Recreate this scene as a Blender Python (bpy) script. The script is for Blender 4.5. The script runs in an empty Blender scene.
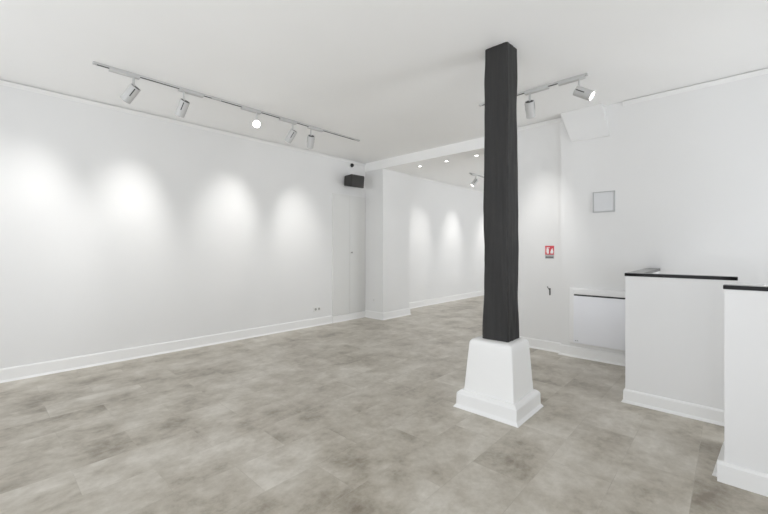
import bpy, bmesh, math, random
from mathutils import Vector, Matrix, Quaternion, noise

S = bpy.context.scene
COL = S.collection
random.seed(4)

# ------------------------------------------------------------------ camera
F, YH, HC = 374.0, 249.6, 1.30
YAW = math.atan(346.0 / 374.0)
CX = 5.234
cd = bpy.data.cameras.new('camera')
cam = bpy.data.objects.new('camera', cd)
COL.objects.link(cam)
cam.location = (CX, 0, HC)
cam.rotation_euler = (math.pi / 2, 0, YAW)
cd.sensor_fit = 'HORIZONTAL'
cd.sensor_width = 36.0
cd.lens = F / 768.0 * 36.0
cd.shift_y = -(257.0 - YH) / 768.0
cd.clip_start = 0.05
S.camera = cam
S.view_settings.view_transform = 'Standard'
S.view_settings.look = 'None'
S.view_settings.exposure = 0.09
S.view_settings.gamma = 1.0
S.view_settings.use_curve_mapping = False
S.cycles.use_denoising = True
S.cycles.max_bounces = 16
S.cycles.diffuse_bounces = 10
S.cycles.glossy_bounces = 6
S.cycles.sample_clamp_indirect = 8.0

ZC = 2.96          # main ceiling
# ------------------------------------------------------------------ materials
def new_mat(name):
    m = bpy.data.materials.new(name)
    m.use_nodes = True
    nt = m.node_tree
    b = nt.nodes['Principled BSDF']
    return m, nt, b

def N(nt, kind, **kw):
    n = nt.nodes.new(kind)
    for k, v in kw.items():
        setattr(n, k, v)
    return n

def plain(name, col, rough=0.5, metal=0.0, spec=0.5, bump=0.0, bscale=60.0, var=0.0):
    m, nt, b = new_mat(name)
    b.inputs['Base Color'].default_value = (*col, 1)
    b.inputs['Roughness'].default_value = rough
    b.inputs['Metallic'].default_value = metal
    b.inputs['Specular IOR Level'].default_value = spec
    tc = N(nt, 'ShaderNodeTexCoord')
    nz = N(nt, 'ShaderNodeTexNoise')
    nz.inputs['Scale'].default_value = bscale
    nz.inputs['Detail'].default_value = 5.0
    nt.links.new(tc.outputs['Object'], nz.inputs['Vector'])
    if bump > 0:
        bp = N(nt, 'ShaderNodeBump')
        bp.inputs['Strength'].default_value = bump
        bp.inputs['Distance'].default_value = 0.004
        nt.links.new(nz.outputs['Fac'], bp.inputs['Height'])
        nt.links.new(bp.outputs['Normal'], b.inputs['Normal'])
    if var > 0:
        mx = N(nt, 'ShaderNodeMix', data_type='RGBA')
        n2 = N(nt, 'ShaderNodeTexNoise')
        n2.inputs['Scale'].default_value = 1.7
        n2.inputs['Detail'].default_value = 3.0
        nt.links.new(tc.outputs['Object'], n2.inputs['Vector'])
        mx.inputs[6].default_value = (*[c * (1 - var) for c in col], 1)
        mx.inputs[7].default_value = (*[min(1, c * (1 + var)) for c in col], 1)
        nt.links.new(n2.outputs['Fac'], mx.inputs[0])
        nt.links.new(mx.outputs[2], b.inputs['Base Color'])
    return m

def emit(name, col, s):
    m, nt, b = new_mat(name)
    b.inputs['Base Color'].default_value = (*col, 1)
    b.inputs['Emission Color'].default_value = (*col, 1)
    b.inputs['Emission Strength'].default_value = s
    return m

M = {}
M['wall'] = plain('white_wall_paint', (0.80, 0.80, 0.796), 0.55, spec=0.3, bump=0.05, bscale=90, var=0.012)
M['ceiling'] = plain('white_ceiling_paint', (0.92, 0.92, 0.915), 0.7, spec=0.2, bump=0.04, bscale=70, var=0.012)
M['trim'] = plain('white_satin_trim_paint', (0.87, 0.87, 0.863), 0.38, spec=0.4, bump=0.02, bscale=40)
M['door'] = plain('off_white_door_paint', (0.745, 0.745, 0.73), 0.45, spec=0.35, bump=0.02, bscale=50)
M['plaster'] = plain('white_plaster_paint', (0.88, 0.88, 0.87), 0.55, spec=0.3, bump=0.18, bscale=22)
M['counter_white'] = plain('white_counter_paint', (0.82, 0.82, 0.818), 0.45, spec=0.35, bump=0.03, bscale=60)
M['counter_top'] = plain('black_gloss_worktop', (0.004, 0.004, 0.004), 0.12, spec=0.12, bump=0.01, bscale=60)
M['lamp_white'] = plain('white_lamp_metal', (0.56, 0.56, 0.555), 0.35, spec=0.5)
M['lamp_grey'] = plain('grey_lamp_recess', (0.06, 0.06, 0.06), 0.5)
M['track'] = plain('white_track_metal', (0.58, 0.58, 0.575), 0.4, spec=0.5)
M['dark'] = plain('dark_gap', (0.03, 0.03, 0.03), 0.6)
M['lens'] = emit('lit_lamp_lens', (1.0, 0.98, 0.94), 14.0)
M['downlight'] = emit('lit_downlight_lens', (1.0, 0.98, 0.95), 10.0)
M['black_plastic'] = plain('black_speaker_plastic', (0.026, 0.025, 0.024), 0.5, bump=0.1, bscale=140)
M['grille'] = plain('charcoal_speaker_grille', (0.036, 0.034, 0.032), 0.6, bump=0.4, bscale=420)
M['radiator'] = plain('white_radiator_enamel', (0.86, 0.86, 0.86), 0.35, spec=0.45)
M['radiator_front'] = plain('pale_grey_radiator_enamel', (0.87, 0.88, 0.92), 0.32, spec=0.5)
M['hatch'] = plain('pale_grey_hatch_plastic', (0.70, 0.71, 0.725), 0.4)
M['hatch_frame'] = plain('grey_hatch_frame_plastic', (0.54, 0.55, 0.555), 0.4)
M['metal'] = plain('dark_grey_metal', (0.15, 0.15, 0.145), 0.4, metal=0.6)
M['knob'] = plain('brushed_steel_knob', (0.30, 0.30, 0.28), 0.35, metal=0.9)
M['socket'] = plain('white_socket_plastic', (0.80, 0.80, 0.785), 0.35)
M['socket_well'] = plain('grey_socket_well', (0.40, 0.40, 0.38), 0.4)
M['red'] = plain('red_sign_vinyl', (0.62, 0.045, 0.06), 0.35)
M['sign_white'] = plain('white_sign_vinyl', (0.86, 0.84, 0.84), 0.35)
M['sign_grey'] = plain('grey_sign_vinyl', (0.42, 0.42, 0.42), 0.4)
M['sign_dark'] = plain('dark_sign_vinyl', (0.05, 0.045, 0.04), 0.4)
M['frame_grey'] = plain('grey_window_frame', (0.25, 0.25, 0.26), 0.4)
M['pavement'] = plain('outdoor_pavement', (0.35, 0.34, 0.33), 0.8, var=0.1)

# glass
m = bpy.data.materials.new('window_glass'); m.use_nodes = True
nt = m.node_tree
for n in list(nt.nodes):
    nt.nodes.remove(n)
o = N(nt, 'ShaderNodeOutputMaterial'); mx = N(nt, 'ShaderNodeMixShader')
tr = N(nt, 'ShaderNodeBsdfTransparent'); gl = N(nt, 'ShaderNodeBsdfGlossy')
fr = N(nt, 'ShaderNodeFresnel'); fr.inputs['IOR'].default_value = 1.25
gl.inputs['Roughness'].default_value = 0.02
nt.links.new(fr.outputs[0], mx.inputs[0]); nt.links.new(tr.outputs[0], mx.inputs[1])
nt.links.new(gl.outputs[0], mx.inputs[2]); nt.links.new(mx.outputs[0], o.inputs[0])
M['glass'] = m

# painted old timber: near black with vertical grain
m, nt, b = new_mat('black_painted_timber')
tc = N(nt, 'ShaderNodeTexCoord'); mp = N(nt, 'ShaderNodeMapping')
mp.inputs['Scale'].default_value = (26, 26, 1.6)
nz = N(nt, 'ShaderNodeTexNoise'); nz.inputs['Scale'].default_value = 1.5; nz.inputs['Detail'].default_value = 8
n2 = N(nt, 'ShaderNodeTexNoise'); n2.inputs['Scale'].default_value = 9; n2.inputs['Detail'].default_value = 6
ramp = N(nt, 'ShaderNodeValToRGB')
ramp.color_ramp.elements[0].position = 0.3; ramp.color_ramp.elements[0].color = (0.024, 0.0235, 0.0235, 1)
ramp.color_ramp.elements[1].position = 0.75; ramp.color_ramp.elements[1].color = (0.034, 0.0330, 0.032, 1)
ad = N(nt, 'ShaderNodeMath', operation='ADD')
bp = N(nt, 'ShaderNodeBump'); bp.inputs['Strength'].default_value = 0.6; bp.inputs['Distance'].default_value = 0.008
nt.links.new(tc.outputs['Object'], mp.inputs['Vector']); nt.links.new(mp.outputs['Vector'], nz.inputs['Vector'])
nt.links.new(tc.outputs['Object'], n2.inputs['Vector'])
nt.links.new(nz.outputs['Fac'], ad.inputs[0]); nt.links.new(n2.outputs['Fac'], ad.inputs[1])
nt.links.new(nz.outputs['Fac'], ramp.inputs['Fac']); nt.links.new(ramp.outputs['Color'], b.inputs['Base Color'])
nt.links.new(ad.outputs[0], bp.inputs['Height']); nt.links.new(bp.outputs['Normal'], b.inputs['Normal'])
b.inputs['Roughness'].default_value = 0.62
b.inputs['Specular IOR Level'].default_value = 0.35
M['timber'] = m

# concrete look vinyl tiles, long side along the room's depth (world Y)
m, nt, b = new_mat('concrete_look_floor_tiles')
L = nt.links.new
tc = N(nt, 'ShaderNodeTexCoord')
mp = N(nt, 'ShaderNodeMapping')
mp.inputs['Rotation'].default_value = (0, 0, math.pi / 2)
mp.inputs['Location'].default_value = (0.03, 3.688 + 0.0, 0)
br = N(nt, 'ShaderNodeTexBrick')
br.offset = 0.5
br.inputs['Color1'].default_value = (0, 0, 0, 1); br.inputs['Color2'].default_value = (1, 1, 1, 1)
br.inputs['Mortar'].default_value = (0.5, 0.5, 0.5, 1)
br.inputs['Scale'].default_value = 1.0
br.inputs['Mortar Size'].default_value = 0.0016
br.inputs['Mortar Smooth'].default_value = 0.3
br.inputs['Brick Width'].default_value = 0.675
br.inputs['Row Height'].default_value = 0.3375
L(tc.outputs['Object'], mp.inputs['Vector']); L(mp.outputs['Vector'], br.inputs['Vector'])
# each tile shifts its own cloud pattern
sc_ = N(nt, 'ShaderNodeVectorMath', operation='SCALE'); sc_.inputs['Scale'].default_value = 7.0
adv = N(nt, 'ShaderNodeVectorMath', operation='ADD')
L(br.outputs['Color'], sc_.inputs[0]); L(tc.outputs['Object'], adv.inputs[0]); L(sc_.outputs[0], adv.inputs[1])
st = N(nt, 'ShaderNodeMapping'); st.inputs['Scale'].default_value = (1.25, 1.0, 1.0)
L(adv.outputs[0], st.inputs['Vector'])
c1 = N(nt, 'ShaderNodeTexNoise'); c1.inputs['Scale'].default_value = 2.6; c1.inputs['Detail'].default_value = 9; c1.inputs['Roughness'].default_value = 0.66
c1.inputs['Distortion'].default_value = 0.25
L(st.outputs[0], c1.inputs['Vector'])
c2 = N(nt, 'ShaderNodeTexNoise'); c2.inputs['Scale'].default_value = 16.0; c2.inputs['Detail'].default_value = 8; c2.inputs['Roughness'].default_value = 0.7
L(st.outputs[0], c2.inputs['Vector'])
def mul(a, k):
    n = N(nt, 'ShaderNodeMath', operation='MULTIPLY'); L(a, n.inputs[0]); n.inputs[1].default_value = k; return n.outputs[0]
def addn(a, c):
    n = N(nt, 'ShaderNodeMath', operation='ADD'); L(a, n.inputs[0]); L(c, n.inputs[1]); return n.outputs[0]
sep = N(nt, 'ShaderNodeSeparateColor'); L(br.outputs['Color'], sep.inputs[0])
c3 = N(nt, 'ShaderNodeTexNoise'); c3.inputs['Scale'].default_value = 2.1; c3.inputs['Detail'].default_value = 8; c3.inputs['Roughness'].default_value = 0.6
L(tc.outputs['Object'], c3.inputs['Vector'])
tot = addn(addn(mul(c1.outputs['Fac'], 0.40), mul(c3.outputs['Fac'], 0.41)), addn(mul(c2.outputs['Fac'], 0.20), mul(sep.outputs[0], 0.045)))
rp = N(nt, 'ShaderNodeValToRGB')
e = rp.color_ramp.elements
e[0].position = 0.395; e[0].color = (0.225, 0.192, 0.145, 1)
e[1].position = 0.65; e[1].color = (0.660, 0.625, 0.560, 1)
k = e.new(0.50); k.color = (0.440, 0.400, 0.332, 1)
L(tot, rp.inputs['Fac'])
mxj = N(nt, 'ShaderNodeMix', data_type='RGBA')
mf = N(nt, 'ShaderNodeMath', operation='MULTIPLY'); mf.inputs[1].default_value = 0.12
L(br.outputs['Fac'], mf.inputs[0]); L(mf.outputs[0], mxj.inputs[0])
L(rp.outputs['Color'], mxj.inputs[6]); mxj.inputs[7].default_value = (0.10, 0.09, 0.08, 1)
L(mxj.outputs[2], b.inputs['Base Color'])
rr = N(nt, 'ShaderNodeMapRange'); L(c2.outputs['Fac'], rr.inputs[0])
rr.inputs[3].default_value = 0.27; rr.inputs[4].default_value = 0.40
L(rr.outputs[0], b.inputs['Roughness'])
b.inputs['Specular IOR Level'].default_value = 0.62
bp = N(nt, 'ShaderNodeBump'); bp.inputs['Strength'].default_value = 0.08; bp.inputs['Distance'].default_value = 0.002
L(c2.outputs['Fac'], bp.inputs['Height']); L(bp.outputs['Normal'], b.inputs['Normal'])
M['floor'] = m

# ------------------------------------------------------------------ mesh helpers
def build(name, bm, mat, parent=None, loc=None, smooth=None):
    bmesh.ops.remove_doubles(bm, verts=bm.verts[:], dist=1e-6)
    bmesh.ops.recalc_face_normals(bm, faces=bm.faces[:])
    me = bpy.data.meshes.new(name)
    bm.to_mesh(me); bm.free()
    me.materials.append(mat if not isinstance(mat, str) else M[mat])
    ob = bpy.data.objects.new(name, me)
    COL.objects.link(ob)
    if parent:
        ob.parent = parent
    if loc:
        ob.location = loc
    if smooth is not None:
        for p in me.polygons:
            p.use_smooth = True
        me.set_sharp_from_angle(angle=math.radians(smooth))
    return ob

def add_box(bm, x0, x1, y0, y1, z0, z1, bevel=0.0, seg=2):
    r = bmesh.ops.create_cube(bm, size=1.0)
    vs = r['verts']
    for v in vs:
        v.co = Vector(((x0 + x1) / 2 + v.co.x * (x1 - x0), (y0 + y1) / 2 + v.co.y * (y1 - y0), (z0 + z1) / 2 + v.co.z * (z1 - z0)))
    if bevel > 0:
        es = list({e for v in vs for e in v.link_edges})
        bmesh.ops.bevel(bm, geom=es, offset=bevel, segments=seg, affect='EDGES', profile=0.5)

def box(x0, x1, y0, y1, z0, z1, bevel=0.0, seg=2):
    bm = bmesh.new(); add_box(bm, x0, x1, y0, y1, z0, z1, bevel, seg); return bm

def add_prism(bm, pts, z0, z1):
    lo = [bm.verts.new((x, y, z0)) for x, y in pts]
    hi = [bm.verts.new((x, y, z1)) for x, y in pts]
    n = len(pts)
    bm.faces.new(lo[::-1]); bm.faces.new(hi)
    for i in range(n):
        bm.faces.new((lo[i], lo[(i + 1) % n], hi[(i + 1) % n], hi[i]))

def prism(pts, z0, z1):
    bm = bmesh.new(); add_prism(bm, pts, z0, z1); return bm

def add_lathe(bm, prof, seg=32, mat4=None):
    rings = []
    for r, z in prof:
        if r < 1e-6:
            rings.append([bm.verts.new((0, 0, z))])
        else:
            rings.append([bm.verts.new((r * math.cos(2 * math.pi * i / seg), r * math.sin(2 * math.pi * i / seg), z)) for i in range(seg)])
    for a, c in zip(rings, rings[1:]):
        for i in range(seg):
            j = (i + 1) % seg
            if len(a) == 1 and len(c) == 1:
                continue
            if len(a) == 1:
                bm.faces.new((a[0], c[i], c[j]))
            elif len(c) == 1:
                bm.faces.new((a[i], c[0], a[j]))
            else:
                bm.faces.new((a[i], c[i], c[j], a[j]))
    if mat4 is not None:
        for ring in rings:
            for v in ring:
                v.co = mat4 @ v.co

def lathe(prof, seg=32, mat4=None):
    bm = bmesh.new(); add_lathe(bm, prof, seg, mat4); return bm

def add_tube(bm, pts, r, seg=10):
    pts = [Vector(p) for p in pts]
    rings = []
    up = Vector((0.3, 0.9, 0.2)).normalized()
    for i, p in enumerate(pts):
        t = (pts[min(i + 1, len(pts) - 1)] - pts[max(i - 1, 0)]).normalized()
        a = t.cross(up).normalized(); c = t.cross(a)
        rings.append([bm.verts.new(p + r * (math.cos(2 * math.pi * k / seg) * a + math.sin(2 * math.pi * k / seg) * c)) for k in range(seg)])
    for a, c in zip(rings, rings[1:]):
        for i in range(seg):
            j = (i + 1) % seg
            bm.faces.new((a[i], a[j], c[j], c[i]))
    bm.faces.new(rings[0][::-1]); bm.faces.new(rings[-1])

def add_sweep(bm, path, prof, closed=False):
    """profile (offset to the right of travel, height) swept along a floor plan path with mitred corners"""
    P = [Vector((x, y)) for x, y in path]
    n = len(P)
    rows = []
    for i in range(n):
        if closed:
            d0 = (P[i] - P[i - 1]).normalized(); d1 = (P[(i + 1) % n] - P[i]).normalized()
        else:
            d0 = (P[i] - P[max(i - 1, 0)]); d1 = (P[min(i + 1, n - 1)] - P[i])
            if i == 0: d0 = d1
            if i == n - 1: d1 = d0
            d0 = d0.normalized(); d1 = d1.normalized()
        n0 = Vector((d0.y, -d0.x)); n1 = Vector((d1.y, -d1.x))
        mit = (n0 + n1); mit = mit / max(1e-6, mit.dot(n0))
        rows.append([bm.verts.new((P[i].x + mit.x * u, P[i].y + mit.y * u, z)) for u, z in prof])
    m_ = len(prof)
    rng = range(n) if closed else range(n - 1)
    for i in rng:
        a, c = rows[i], rows[(i + 1) % n]
        for k in range(m_):
            l = (k + 1) % m_
            bm.faces.new((a[k], a[l], c[l], c[k]))
    if not closed:
        bm.faces.new(rows[0]); bm.faces.new(rows[-1][::-1])

def sweep(path, prof, closed=False):
    bm = bmesh.new(); add_sweep(bm, path, prof, closed); return bm

def thing(name, label, cat, loc=(0, 0, 0), group=None):
    o = bpy.data.objects.new(name, None); COL.objects.link(o)
    o.empty_display_size = 0.05
    o.location = loc
    o['label'] = label; o['category'] = cat
    if group: o['group'] = group
    return o

def tag(o, label, cat, group=None):
    o['label'] = label; o['category'] = cat
    if group: o['group'] = group
    return o

def struct(name, bm, mat, smooth=None):
    o = build(name, bm, mat, smooth=smooth)
    o['kind'] = 'structure'
    return o

# ------------------------------------------------------------------ room shell
XR, YF, YB, YB2 = 7.10, -1.90, 4.902, 4.972     # right wall, shop front, back wall, recessed part of the back wall
YFAR = 12.0
struct('floor', box(-0.4, XR + 0.3, YF - 0.3, YFAR + 0.3, -0.1, 0), 'floor')
struct('ceiling', box(-0.4, XR + 0.3, YF - 0.3, YFAR + 0.3, ZC, ZC + 0.12), 'ceiling')
struct('wall_left', prism([(-0.035, YF), (0.055, 4.1), (0.06, YFAR), (-0.3, YFAR), (-0.3, YF)], 0, ZC), 'wall')
# back wall with its small jog, one solid up to the far room
XJ, XO = 3.695, 2.86
struct('wall_back', prism([(XO, YB2), (XJ, YB2), (XJ, YB), (XR, YB), (XR, 5.85), (XO, 5.85)], 0, ZC), 'wall')
struct('wall_far', box(0.06, 4.4, YFAR, YFAR + 0.2, 0, ZC), 'wall')

# front, right and far right walls, pierced for windows added to admit fill light
def wall_with_holes(x0, x1, holes, y0, y1, swap=False):
    bm = bmesh.new()
    cur = x0
    def B(a, c, z0, z1):
        if swap: add_box(bm, y0, y1, a, c, z0, z1)
        else: add_box(bm, a, c, y0, y1, z0, z1)
    for a, c, z0, z1 in holes:
        B(cur, a, 0, ZC); B(a, c, 0, z0); B(a, c, z1, ZC); cur = c
    B(cur, x1, 0, ZC)
    return bm
W1 = [(0.5, 3.3, 0.25, 2.80), (3.7, 6.6, 0.25, 2.80)]
W2 = [(-1.4, 1.6, 0.25, 2.80), (3.1, 4.6, 0.25, 2.80)]
W3 = [(6.4, 8.6, 0.25, 2.80), (9.0, 11.4, 0.25, 2.80)]
struct('wall_front', wall_with_holes(-0.3, XR + 0.2, W1, YF - 0.2, YF), 'wall')
struct('wall_right', wall_with_holes(YF, YB, W2, XR, XR + 0.2, True), 'wall')
struct('wall_far_right', wall_with_holes(5.85, YFAR, W3, 4.2, 4.4, True), 'wall')
def window(i, a, c, z0, z1, at, swap):  # unseen windows, added as openings for the fill lamps
    fr = bmesh.new()
    def B(u0, u1, w0, w1, d0=-0.03, d1=0.03):
        if swap: add_box(fr, at + d0, at + d1, u0, u1, w0, w1)
        else: add_box(fr, u0, u1, at + d0, at + d1, w0, w1)
    B(a, c, z0, z0 + 0.06); B(a, c, z1 - 0.06, z1); B(a, a + 0.06, z0 + .06, z1 - .06); B(c - 0.06, c, z0 + .06, z1 - .06)
    B((a + c) / 2 - 0.025, (a + c) / 2 + 0.025, z0 + .06, z1 - .06)
    w = build('window_%d' % i, fr, 'frame_grey'); w['kind'] = 'structure'
    g = bmesh.new()
    if swap: add_box(g, at - 0.004, at + 0.004, a + .06, c - .06, z0 + .06, z1 - .06)
    else: add_box(g, a + .06, c - .06, at - 0.004, at + 0.004, z0 + .06, z1 - .06)
    build('pane', g, 'glass', w)
window(1, *W1[0], YF - 0.1, False)
window(2, *W1[1], YF - 0.1, False)
window(3, *W2[0], XR + 0.1, True)
window(4, *W2[1], XR + 0.1, True)
window(5, *W3[0], 4.3, True)
window(6, *W3[1], 4.3, True)

# pilaster and the soffit over the opening
PX, PY0, PY1 = 0.525, 5.057, 5.835
struct('wall_pilaster', prism([(0.05, PY0), (PX, PY0), (PX, PY1), (0.05, PY1)], 0, ZC), 'wall')
struct('ceiling_soffit', box(0.05, XO, 5.05, 5.85, 2.80, ZC), 'ceiling')
# slanted boxed-in beam end high on the back wall
bm = bmesh.new()
q = [(3.715, 4.795, ZC), (4.165, 4.795, ZC), (4.228, 4.885, 2.600), (3.815, 4.885, 2.612)]
qb = [(3.715, 4.93, ZC), (4.165, 4.93, ZC), (4.228, 4.93, 2.600), (3.815, 4.93, 2.612)]
a = [bm.verts.new(p) for p in q]; c = [bm.verts.new(p) for p in qb]
bm.faces.new(a); bm.faces.new(c[::-1])
for i in range(4):
    j = (i + 1) % 4
    bm.faces.new((a[i], c[i], c[j], a[j]))
bmesh.ops.bevel(bm, geom=[e for e in bm.edges], offset=0.006, segments=2, affect='EDGES')
struct('trim_1', bm, 'wall')

# crown moulding: a cove with a thin gap under the ceiling
CROWN = [(0.0, ZC - 0.048), (0.004, ZC - 0.048), (0.006, ZC - 0.043), (0.034, ZC - 0.016), (0.034, ZC - 0.011), (0.006, ZC - 0.011), (0.006, ZC - 0.001), (0.0, ZC - 0.001)]
struct('trim_2', sweep([(-0.035, YF), (0.055, 4.1), (0.058, PY0)], CROWN), 'trim')
struct('trim_3', sweep([(4.35, YB), (XR, YB)], CROWN), 'trim')
struct('trim_4', sweep([(XO, YB2), (XJ - 0.005, YB2)], CROWN), 'trim')
struct('trim_5', sweep([(0.06, PY1), (0.06, YFAR)], CROWN), 'trim')

def skirt(h, t=0.015, f=0.030):
    return [(0, 0), (f, 0), (f, 0.004), (t + 0.004, 0.018), (t, 0.022), (t, h - 0.014), (t - 0.005, h - 0.004), (t - 0.011, h), (0, h)]
struct('baseboard_left', sweep([(-0.035, YF), (0.055, 4.1), (0.0553, 4.228)], skirt(0.135)), 'trim')
struct('baseboard_closet', sweep([(0.058, 4.234), (0.060, PY0)], skirt(0.115, 0.020, 0.032)), 'trim')
struct('baseboard_pilaster', sweep([(0.06, PY0), (PX, PY0), (PX, PY1), (0.06, PY1)], skirt(0.135)), 'trim')
struct('baseboard_far', sweep([(0.06, PY1), (0.06, YFAR), (4.2, YFAR)], skirt(0.135)), 'trim')
struct('baseboard_back', sweep([(XO, 5.85), (XO, YB2), (XJ, YB2), (XJ, YB), (XR, YB)], skirt(0.125)), 'trim')

# flush closet doors in the left wall
d = bpy.data.objects.new('door_1', None); COL.objects.link(d); d.location = (0.058, 4.65, 0); d['kind'] = 'structure'
build('door_leaf', box(-0.03, 0.014, -0.407, -0.0025, 0.122, 2.30, 0.003), 'door', d)
build('door_leaf', box(-0.03, 0.014, 0.0025, 0.396, 0.122, 2.30, 0.003), 'door', d)
R90 = Matrix.Rotation(math.pi / 2, 4, 'Y')
build('door_knob', lathe([(0, 0), (0.007, 0), (0.006, 0.012), (0.013, 0.018), (0.015, 0.026), (0.011, 0.032), (0, 0.034)], 20, Matrix.Translation((0.014, 0.035, 1.245)) @ R90), 'knob', d, smooth=40)

# ------------------------------------------------------------------ column
t = thing('support_column', 'rough black timber column standing on a flared white pedestal in the middle of the room', 'column', (3.835, 2.94, 0))
CXc, CYc = 3.835, 2.94
# shaft as a grid-sided box with hewn, uneven faces
bm = bmesh.new()
def shaft_pt(u, v, w):
    # u,v in -1..1 around the section, w in 0..1 up the shaft
    z = 0.560 + w * (ZC - 0.560)
    x0, x1 = 3.726 + w * 0.012, 3.947 - w * 0.010
    y0, y1 = 2.826 + w * 0.030, 3.062 - w * 0.036
    x = (x0 + x1) / 2 + u * (x1 - x0) / 2
    y = (y0 + y1) / 2 + v * (y1 - y0) / 2
    # chamfered corners
    return x, y, z
def section(nps=8, ch=0.90):
    pts = []
    cs = [(-ch, -1), (ch, -1), (1, -ch), (1, ch), (ch, 1), (-ch, 1), (-1, ch), (-1, -ch)]
    for i in range(8):
        a = cs[i]; c = cs[(i + 1) % 8]
        n = nps if i % 2 == 0 else 2
        for k in range(n):
            f = k / n
            pts.append((a[0] + (c[0] - a[0]) * f, a[1] + (c[1] - a[1]) * f))
    return pts
sec = section(); NZ = 110
rows = []
for k in range(NZ + 1):
    w = k / NZ
    row = []
    for u, v in sec:
        x, y, z = shaft_pt(u, v, w)
        p = Vector((x * 5, y * 5, z * 1.6))
        q = Vector((x * 26, y * 26, z * 5.0))
        fade = 1.0
        dx = (noise.noise(p) * 0.010 + noise.noise(q) * 0.0058)
        dy = (noise.noise(p + Vector((31, 7, 3))) * 0.010 + noise.noise(q + Vector((11, 5, 9))) * 0.0058)
        row.append(bm.verts.new((x + dx - CXc, y + dy - CYc, z)))
    rows.append(row)
n = len(sec)
for a, c in zip(rows, rows[1:]):
    for i in range(n):
        j = (i + 1) % n
        bm.faces.new((a[i], a[j], c[j], c[i]))
bm.faces.new(rows[0][::-1]); bm.faces.new(rows[-1])
build('shaft', bm, 'timber', t, smooth=28)
# pedestal: lofted square with soft top
bm = bmesh.new()
def loft(bm, secs, r=0.03, seg=5):
    rows = []
    for x0, x1, y0, y1, z, rad in secs:
        row = []
        for cx_, cy_, a0 in ((x1 - rad, y0 + rad, -90), (x1 - rad, y1 - rad, 0), (x0 + rad, y1 - rad, 90), (x0 + rad, y0 + rad, 180)):
            for k in range(seg + 1):
                an = math.radians(a0 + 90 * k / seg)
                row.append(bm.verts.new((cx_ + rad * math.cos(an) - CXc, cy_ + rad * math.sin(an) - CYc, z)))
        rows.append(row)
    n = len(rows[0])
    for a, c in zip(rows, rows[1:]):
        for i in range(n):
            j = (i + 1) % n
            bm.faces.new((a[i], a[j], c[j], c[i]))
    bm.faces.new(rows[0][::-1]); bm.faces.new(rows[-1])
bx0, bx1, by0, by1 = 3.600, 4.050, 2.715, 3.125
tx0, tx1, ty0, ty1 = 3.648, 4.012, 2.755, 3.090
def lerp(f): return (bx0 + (tx0 - bx0) * f, bx1 + (tx1 - bx1) * f, by0 + (ty0 - by0) * f, by1 + (ty1 - by1) * f)
secs = []
for zz in (0.0, 0.13, 0.25, 0.4, 0.50, 0.535):
    secs.append((*lerp(zz / 0.565), zz, 0.012))
for ins, zz in ((0.004, 0.550), (0.012, 0.559), (0.028, 0.564), (0.060, 0.566)):
    a = lerp(1.0)
    secs.append((a[0] + ins, a[1] - ins, a[2] + ins, a[3] - ins, zz, 0.016))
loft(bm, secs)
build('pedestal', bm, 'plaster', t, smooth=50)
sk = sweep([(bx0 - CXc, by0 - CYc), (bx0 - CXc, by1 - CYc), (bx1 - CXc, by1 - CYc), (bx1 - CXc, by0 - CYc)][::-1],
           [(-0.01, 0), (0.050, 0), (0.050, 0.004), (0.034, 0.024), (0.032, 0.030), (0.030, 0.112), (0.024, 0.124), (0.006, 0.140), (-0.01, 0.140)], True)
build('skirting', sk, 'trim', t)

# ------------------------------------------------------------------ bar counters
def prism_xyz(pts, z0, z1, ox, oy, bevel=0.0):
    bm = prism([(x - ox, y - oy) for x, y in pts], z0, z1)
    if bevel:
        bmesh.ops.bevel(bm, geom=bm.edges[:], offset=bevel, segments=2, affect='EDGES')
    return bm
o1 = (4.90, 4.30)
t = thing('bar_counter', 'white L shaped bar counter with black top, standing against the back wall beside the radiator', 'counter', (*o1, 0))
Lp = [(4.578, 3.742), (5.268, 3.742), (5.268, 3.802), (4.688, 3.802), (4.688, YB - 0.001), (4.578, YB - 0.001)]
build('body', prism_xyz(Lp, 0, 1.075, *o1), 'counter_white', t)
Lt = [(4.573, 3.736), (5.276, 3.736), (5.276, 3.806), (4.692, 3.806), (4.692, YB - 0.001), (4.573, YB - 0.001)]
build('countertop', prism_xyz(Lt, 1.075, 1.101, *o1, bevel=0.002), 'counter_top', t)
build('skirting', sweep([(4.578 - o1[0], YB - 0.04 - o1[1]), (4.578 - o1[0], 3.742 - o1[1]), (5.268 - o1[0], 3.742 - o1[1]), (5.268 - o1[0], 3.802 - o1[1])], skirt(0.112, 0.014, 0.026)), 'trim', t)

o2 = (6.1, 2.95)
t = thing('bar_counter', 'nearer white bar counter with black top, cut off by the right edge of the photo', 'counter', (*o2, 0))
Lp = [(5.211, 2.83), (XR - 0.002, 2.83), (XR - 0.002, 2.896), (5.35, 2.896), (5.40, 3.40), (5.256, 3.40)]
build('body', prism_xyz(Lp, 0, 1.079, *o2), 'counter_white', t)
Lt = [(5.205, 2.824), (XR - 0.002, 2.824), (XR - 0.002, 2.900), (5.209, 2.900)]
build('countertop', prism_xyz(Lt, 1.079, 1.102, *o2, bevel=0.002), 'counter_top', t)
sk = sweep([(5.256 - o2[0], 3.40 - o2[1]), (5.213 - o2[0], 2.86 - o2[1])], [(0, 0), (0.056, 0), (0.053, 0.006), (0.020, 0.05), (0.014, 0.06), (0.012, 0.10), (0, 0.108)])
build('side_skirting', sk, 'trim', t)
sk = sweep([(5.181 - o2[0], 2.83 - o2[1]), (XR - 0.002 - o2[0], 2.83 - o2[1])], [(-0.01, 0), (0.018, 0), (0.018, 0.098), (0.012, 0.106), (0.0, 0.112), (-0.01, 0.112)])
build('front_skirting', sk, 'trim', t)

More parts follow.
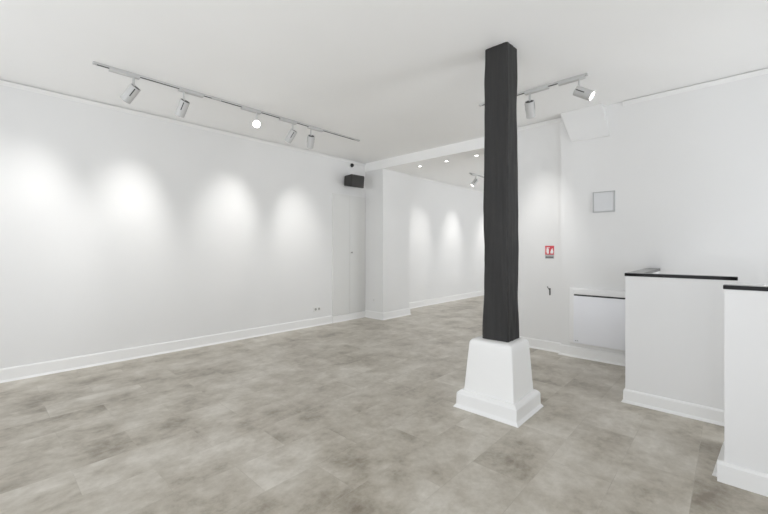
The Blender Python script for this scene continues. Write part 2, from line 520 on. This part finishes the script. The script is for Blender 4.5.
# ------------------------------------------------------------------ radiator
t = thing('electric_radiator', 'pale grey flat panel electric radiator with dark top slot on the back wall', 'radiator', (4.17, YB, 0.17))
build('back_casing', box(-0.372, 0.36, -0.045, -0.002, 0.0, 0.670, 0.012, 3), 'radiator', t, smooth=40)
build('front_panel', box(-0.311, 0.355, -0.080, -0.040, 0.018, 0.580, 0.004, 2), 'radiator_front', t, smooth=40)
build('top_cap', box(-0.311, 0.355, -0.078, -0.040, 0.597, 0.662, 0.008, 3), 'radiator', t, smooth=40)
build('air_slot', box(-0.309, 0.352, -0.070, -0.043, 0.579, 0.598), 'dark', t)
bm = bmesh.new()
for k, wd in enumerate((0.006, 0.004, 0.006, 0.005)):
    add_box(bm, -0.292 + k * 0.0095, -0.292 + k * 0.0095 + wd, -0.0812, -0.080, 0.042, 0.050)
build('maker_mark', bm, 'metal', t)

# ------------------------------------------------------------------ access hatch on the back wall
t = thing('access_hatch', 'small square pale grey access hatch high on the back wall above the radiator', 'hatch', (4.163, YB, 1.732))
bm = bmesh.new()
add_box(bm, -0.114, 0.114, -0.014, -0.001, 0, 0.010, 0.002); add_box(bm, -0.114, 0.114, -0.014, -0.001, 0.230, 0.240, 0.002)
add_box(bm, -0.114, -0.104, -0.014, -0.001, 0.010, 0.230, 0.002); add_box(bm, 0.104, 0.114, -0.014, -0.001, 0.010, 0.230, 0.002)
build('hatch_frame', bm, 'hatch_frame', t)
build('hatch_panel', box(-0.101, 0.101, -0.010, -0.001, 0.013, 0.227, 0.002), 'hatch', t)

# ------------------------------------------------------------------ fire extinguisher sign
t = thing('fire_extinguisher_sign', 'small red fire extinguisher sign with white pictogram on the back wall', 'sign', (3.533, YB2, 1.185))
build('plate', box(-0.055, 0.055, -0.004, -0.0005, 0.050, 0.164), 'red', t)
build('caption_panel', box(-0.055, 0.055, -0.004, -0.0005, 0.0, 0.050), 'sign_grey', t)
bm = bmesh.new()
for k in range(8):
    add_box(bm, -0.047 + k * 0.012, -0.047 + k * 0.012 + 0.0095, -0.0050, -0.004, 0.008, 0.026)
build('caption_lettering', bm, 'sign_dark', t)
bm = bmesh.new()   # extinguisher: bottle, neck and hose
add_box(bm, -0.034, -0.008, -0.0052, -0.004, 0.064, 0.124, 0.0004)
add_box(bm, -0.027, -0.015, -0.0052, -0.004, 0.124, 0.136)
add_box(bm, -0.034, 0.002, -0.0052, -0.004, 0.136, 0.144)
add_box(bm, -0.044, -0.039, -0.0052, -0.004, 0.080, 0.140)
build('extinguisher_pictogram', bm, 'sign_white', t)
bm = bmesh.new()   # flame
fl = [(0.012, 0.066), (0.044, 0.066), (0.048, 0.088), (0.042, 0.108), (0.038, 0.136), (0.030, 0.114), (0.024, 0.128), (0.018, 0.104), (0.011, 0.088)]
f0 = [bm.verts.new((x, -0.0052, z)) for x, z in fl]; f1 = [bm.verts.new((x, -0.004, z)) for x, z in fl]
bm.faces.new(f0); bm.faces.new(f1[::-1])
for i in range(len(fl)):
    j = (i + 1) % len(fl); bm.faces.new((f0[i], f1[i], f1[j], f0[j]))
build('flame_pictogram', bm, 'sign_white', t)

# ------------------------------------------------------------------ wall hook under the sign
t = thing('wall_hook', 'small dark metal hook on the back wall below the red sign', 'hook', (3.537, YB2, 0.715))
build('back_plate', box(-0.009, 0.009, -0.004, -0.0005, 0.0, 0.09, 0.001), 'metal', t)
bm = bmesh.new(); add_tube(bm, [(0.003, -0.006, 0.006), (0.003, -0.012, 0.03), (0.001, -0.016, 0.065), (-0.008, -0.024, 0.085), (-0.016, -0.034, 0.102), (-0.020, -0.040, 0.112)], 0.0048, 10)
build('hook_arm', bm, 'metal', t, smooth=60)

# ------------------------------------------------------------------ sockets
def socket(loc, n, rot, label, well='socket_well', pin=0.0035):
    t = thing('wall_socket', label, 'socket', loc)
    t.rotation_euler = (0, 0, rot)          # local -Y faces the room
    w = 0.078 * n
    build('cover_plate', box(-w / 2, w / 2, -0.009, -0.0005, -0.04, 0.04, 0.004, 3), 'socket', t, smooth=40)
    RX = Matrix.Rotation(math.pi / 2, 4, 'X')
    for k in range(n):
        x = (k - (n - 1) / 2) * 0.072
        w_ = build('socket_well', lathe([(0, 0.0002), (0.019, 0.0002), (0.0205, 0.0015), (0.0215, 0.0015), (0.0215, 0.0)], 24, Matrix.Translation((x, -0.009, 0)) @ RX), well, t, smooth=30)
        bm = bmesh.new()
        for sx in (-0.0095, 0.0095):
            add_lathe(bm, [(0, 0.0009), (pin, 0.0009), (pin, 0.0)], 10, Matrix.Translation((x + sx, -0.0092, 0)) @ RX)
        build('pin_hole', bm, 'dark', w_)
socket((0.053, 3.915, 0.285), 2, math.pi / 2, 'white double wall socket low on the left wall beside the closet doors')
socket((0.300, PY0, 0.352), 1, 0, 'white single wall socket low on the projecting pilaster', 'door', 0.002)

# ------------------------------------------------------------------ loudspeaker and camera dome in the far left corner
t = thing('wall_speaker', 'black wall mounted loudspeaker in the far left corner above the closet doors', 'speaker', (0.06, 4.625, 2.555))
bm = bmesh.new()
def taper(bm, x0, x1, a, c):
    A = [bm.verts.new((x0, y, z)) for y, z in ((-a[0], -a[1]), (a[0], -a[1]), (a[0], a[1]), (-a[0], a[1]))]
    B = [bm.verts.new((x1, y, z)) for y, z in ((-c[0], -c[1]), (c[0], -c[1]), (c[0], c[1]), (-c[0], c[1]))]
    bm.faces.new(A[::-1]); bm.faces.new(B)
    for i in range(4):
        j = (i + 1) % 4; bm.faces.new((A[i], A[j], B[j], B[i]))
taper(bm, 0.03, 0.270, (0.125, 0.088), (0.155, 0.110))
bmesh.ops.bevel(bm, geom=bm.edges[:], offset=0.008, segments=2, affect='EDGES')
cab = build('cabinet', bm, 'black_plastic', t, smooth=40)
bm = bmesh.new(); taper(bm, 0.267, 0.281, (0.147, 0.102), (0.141, 0.096))
bmesh.ops.bevel(bm, geom=bm.edges[:], offset=0.004, segments=2, affect='EDGES')
grl = build('grille', bm, 'grille', t, smooth=40)
for o_ in (cab, grl):
    o_.rotation_euler = (0, math.radians(6), math.radians(-3))
bm = bmesh.new(); add_box(bm, -0.002, 0.010, -0.05, 0.05, -0.06, 0.06, 0.002); add_box(bm, 0.008, 0.045, -0.02, 0.02, -0.03, 0.03, 0.003)
build('bracket', bm, 'black_plastic', t)

t = thing('dome_camera', 'tiny black dome camera on a white base high on the wall above the black loudspeaker', 'camera', (0.058, 4.685, 2.862))
build('base', lathe([(0, 0), (0.046, 0), (0.046, 0.016), (0.040, 0.024), (0, 0.024)], 28, R90), 'socket', t, smooth=40)
build('dome', lathe([(0.036, 0.022), (0.036, 0.034), (0.032, 0.050), (0.022, 0.062), (0.010, 0.068), (0, 0.069)], 28, R90), plain('black_glossy_dome', (0.012, 0.012, 0.012), 0.12), t, smooth=60)

# ------------------------------------------------------------------ ceiling tracks
def track(name_label, p, length, axis, gaps, caps=True, group=None):
    """track centred on x, starting at p, running along +Y or +X"""
    t = thing('ceiling_track', name_label, 'light track', p)
    if axis == 'X':
        t.rotation_euler = (0, 0, -math.pi / 2)
    w = 0.017
    bm = bmesh.new()
    add_box(bm, -w, w, 0, length, -0.010, -0.0005)
    add_box(bm, -w, -w + 0.004, 0, length, -0.018, -0.010)
    add_box(bm, w - 0.004, w, 0, length, -0.018, -0.010)
    build('rail', bm, 'track', t)
    build('conductor_slot', box(-w + 0.004, w - 0.004, 0.02, length - 0.02, -0.0165, -0.010), 'dark', t)
    for g in gaps:
        build('connector', box(-w - 0.001, w + 0.001, g - 0.05, g + 0.05, -0.0195, -0.0005, 0.001), 'lamp_white', t)
    build('end_cap', box(-w - 0.001, w + 0.001, -0.012, 0.004, -0.0195, -0.0005, 0.002), 'lamp_white', t)
    build('end_cap', box(-w - 0.001, w + 0.001, length - 0.004, length + (0.08 if axis == 'Y' else 0.012), -0.0195, -0.0005, 0.002), 'lamp_white', t)
    return t
XT = 1.105
track('long white ceiling light track running along the left wall', (XT, 0.690, ZC), 3.14, 'Y', (1.07,))
track('white ceiling light track behind the black column, near the back wall', (3.14, 3.885, ZC), 1.10, 'X', ())
track('white ceiling light track in the far room beyond the opening', (1.12, 7.18, ZC), 3.6, 'Y', ())

LAMP_MESH = {}
def lamp_part(key, maker, mat, parent, smooth=None, child_of=None):
    if key not in LAMP_MESH:
        o = build(key, maker(), mat, parent, smooth=smooth)
        LAMP_MESH[key] = o.data
        return o
    o = bpy.data.objects.new(key, LAMP_MESH[key]); COL.objects.link(o); o.parent = parent
    return o
HR = 0.046
def head_bm():
    return lathe([(HR - 0.006, 0.018), (HR - 0.005, 0.034), (HR - 0.001, 0.036), (HR, 0.033), (HR, -0.128), (HR - 0.002, -0.131), (HR - 0.006, -0.130), (HR - 0.008, -0.118)], 40)
def fins_bm():
    bm = bmesh.new()
    add_lathe(bm, [(0, 0.022), (HR - 0.006, 0.022), (HR - 0.006, 0.018), (0, 0.018)], 32)
    for k in range(-2, 3):
        h = math.sqrt(max(0, (HR - 0.008) ** 2 - (k * 0.015) ** 2))
        add_box(bm, -h, h, k * 0.015 - 0.002, k * 0.015 + 0.002, 0.02, 0.033)
    return bm
def slot_bm(s):
    bm = bmesh.new(); add_box(bm, s * HR - 0.004, s * HR + 0.0012, -0.0045, 0.0045, -0.060, 0.024); return bm
def lens_bm():
    return lathe([(0, -0.121), (HR - 0.0085, -0.121), (HR - 0.008, -0.117), (0, -0.117)], 32)
def spot_lamp(label, pivot, adapter_dir, aim=None, direction=None, along='Y', power=30, size=78, group='track spotlights', blend=1.0, roll=0.0, oval=0.60):
    px_, py_, pz_ = pivot
    t = thing('track_spotlight', label, 'spotlight', (px_, py_, ZC - 0.018), group)
    a = adapter_dir
    L0, L1 = (-0.05, 0.19) if a > 0 else (-0.19, 0.05)
    bm = box(-0.024, 0.024, L0, L1, -0.022, -0.0005, 0.006, 3)
    ad_ = build('adapter', bm, 'lamp_white', t, smooth=40)
    if along == 'X':
        ad_.rotation_euler = (0, 0, -math.pi / 2)
    dz = pz_ - (ZC - 0.018)
    st_ = build('stem', lathe([(0, -0.020), (0.010, -0.020), (0.010, dz), (0, dz)], 14), 'lamp_white', t, smooth=40)
    v = Vector(direction) if direction else (Vector(aim) - Vector(pivot))
    v.normalize()
    q = v.to_track_quat('-Z', 'Y')
    h = lamp_part('lamp_head', head_bm, 'lamp_white', t, smooth=30)
    h.location = (0, 0, dz); h.rotation_mode = 'QUATERNION'; h.rotation_quaternion = q
    lamp_part('heat_sink', fins_bm, 'lamp_grey', h)
    for k in (0, 1):
        lamp_part('pivot_slot', lambda: slot_bm(1), 'lamp_grey', h).rotation_euler = (0, 0, math.radians(roll) + k * math.pi)
    lamp_part('lens', lens_bm, 'lens', h)
    if power > 0:
        ld = bpy.data.lights.new('spot_beam', 'SPOT'); ld.energy = power; ld.spot_size = math.radians(size); ld.spot_blend = blend
        ld.shadow_soft_size = 0.035; ld.color = (1.0, 0.985, 0.965)
        lo = bpy.data.objects.new('spot_beam', ld); COL.objects.link(lo)
        lo.parent = h
        lo.location = (0, 0, -0.128)
        lo.scale = (oval, 1, 1)        # beam squeezed to an oval to shape the wall patches; lens is round
    return t
PW = 48
G = 'white spotlights on the left wall track'
spot_lamp('white spotlight at the near left end of the left track, tilted towards the picture edge', (XT, 0.985, 2.806), -1, direction=(-0.56, -0.39, -0.73), power=PW, roll=50, group=G)
spot_lamp('second white spotlight from the near left end of the left track', (XT, 1.43, 2.800), 1, direction=(-0.60, -0.14, -0.79), power=PW, roll=50, group=G)
spot_lamp('glaring lit spotlight of the left track that faces into the room', (XT, 2.235, 2.795), -1, direction=(0.83, -0.455, -0.325), power=18, size=60, group=G)
spot_lamp('fourth white spotlight of the left track, leaning left next to an upright one', (XT, 2.735, 2.802), -1, direction=(-0.60, -0.20, -0.775), power=PW, roll=50, group=G)
spot_lamp('last white spotlight at the far end of the left track, hanging almost upright', (XT, 3.02, 2.793), 1, direction=(-0.54, 0.26, -0.80), power=PW, group=G)
G2 = 'white spotlights on the track behind the column'
spot_lamp('white spotlight hanging upright just right of the black column', (3.705, 3.885, 2.806), 1, direction=(-0.14, 0.60, -0.79), along='X', power=34, size=70, group=G2)
spot_lamp('white spotlight with bright lens turned sideways, right end of the track by the column', (4.178, 3.885, 2.806), -1, direction=(0.84, 0.06, -0.54), along='X', power=18, size=60, group=G2)
G3 = 'white spotlights in the far room'
spot_lamp('small distant white spotlight under the far room ceiling, left of the black column', (1.12, 7.43, 2.815), -1, direction=(-0.48, -0.38, -0.79), power=PW, group=G3)
spot_lamp('far room spotlight hidden behind the black column, second on its track', (1.12, 8.35, 2.815), -1, direction=(-0.54, -0.12, -0.82), power=PW, group=G3)
spot_lamp('far room spotlight hidden behind the black column, deepest on its track', (1.12, 10.1, 2.815), -1, direction=(-0.54, -0.18, -0.82), power=PW, group=G3)

# recessed downlights in the soffit
for k, (x, lab) in enumerate(((1.145, 'round recessed downlight in the soffit, nearest the pilaster'), (1.71, 'round recessed downlight in the soffit, middle of three'), (2.275, 'round recessed downlight in the soffit, nearest the black column'))):
    t = thing('recessed_downlight', lab, 'downlight', (x, 5.37, 2.80), 'downlights in the soffit')
    build('rim', lathe([(0.028, -0.0005), (0.044, -0.0005), (0.043, -0.005), (0.030, -0.006), (0.028, -0.003)], 28), 'lamp_white', t, smooth=40)
    build('lens', lathe([(0, -0.003), (0.0285, -0.003), (0.0285, -0.0005), (0, -0.0005)], 28), 'downlight', t)
    ld = bpy.data.lights.new('downlight_beam', 'SPOT'); ld.energy = 10; ld.spot_size = math.radians(90); ld.spot_blend = 1.0; ld.shadow_soft_size = 0.03
    lo = bpy.data.objects.new('downlight_beam', ld); COL.objects.link(lo); lo.location = (0, 0, -0.008); lo.parent = t

# ------------------------------------------------------------------ added fill light and sky
def area(name, loc, rot, sx, sy, power, col):
    ld = bpy.data.lights.new(name, 'AREA'); ld.shape = 'RECTANGLE'; ld.size = sx; ld.size_y = sy
    ld.energy = power; ld.color = col
    lo = bpy.data.objects.new(name, ld); COL.objects.link(lo); lo.location = loc; lo.rotation_euler = rot
    return lo
FILL_TINT = (0.97, 0.985, 1.0)
# area lamps added outside the unseen windows, tilted up to fill the ceiling
U = math.radians
for a, c, z0, z1 in W1:
    area('window_daylight', ((a + c) / 2, YF - 0.75, (z0 + z1) / 2 - 0.3), (math.pi / 2 + U(38), 0, 0), c - a, z1 - z0, 68, FILL_TINT)
for (a, c, z0, z1), p, u in zip(W2, (60, 58), (18, 34)):
    area('window_daylight', (XR + 0.75, (a + c) / 2, (z0 + z1) / 2 - 0.3), (math.pi / 2 + U(u), 0, math.pi / 2), c - a, z1 - z0, p, FILL_TINT)
for a, c, z0, z1 in W3:
    area('window_daylight', (4.4 + 0.6, (a + c) / 2, (z0 + z1) / 2 - 0.3), (math.pi / 2 + U(40), 0, math.pi / 2), c - a, z1 - z0, 54, FILL_TINT)
w = bpy.data.worlds.new('overcast_sky'); S.world = w; w.use_nodes = True
bg = w.node_tree.nodes['Background']; bg.inputs[0].default_value = (0.80, 0.88, 1.0, 1); bg.inputs[1].default_value = 0.8
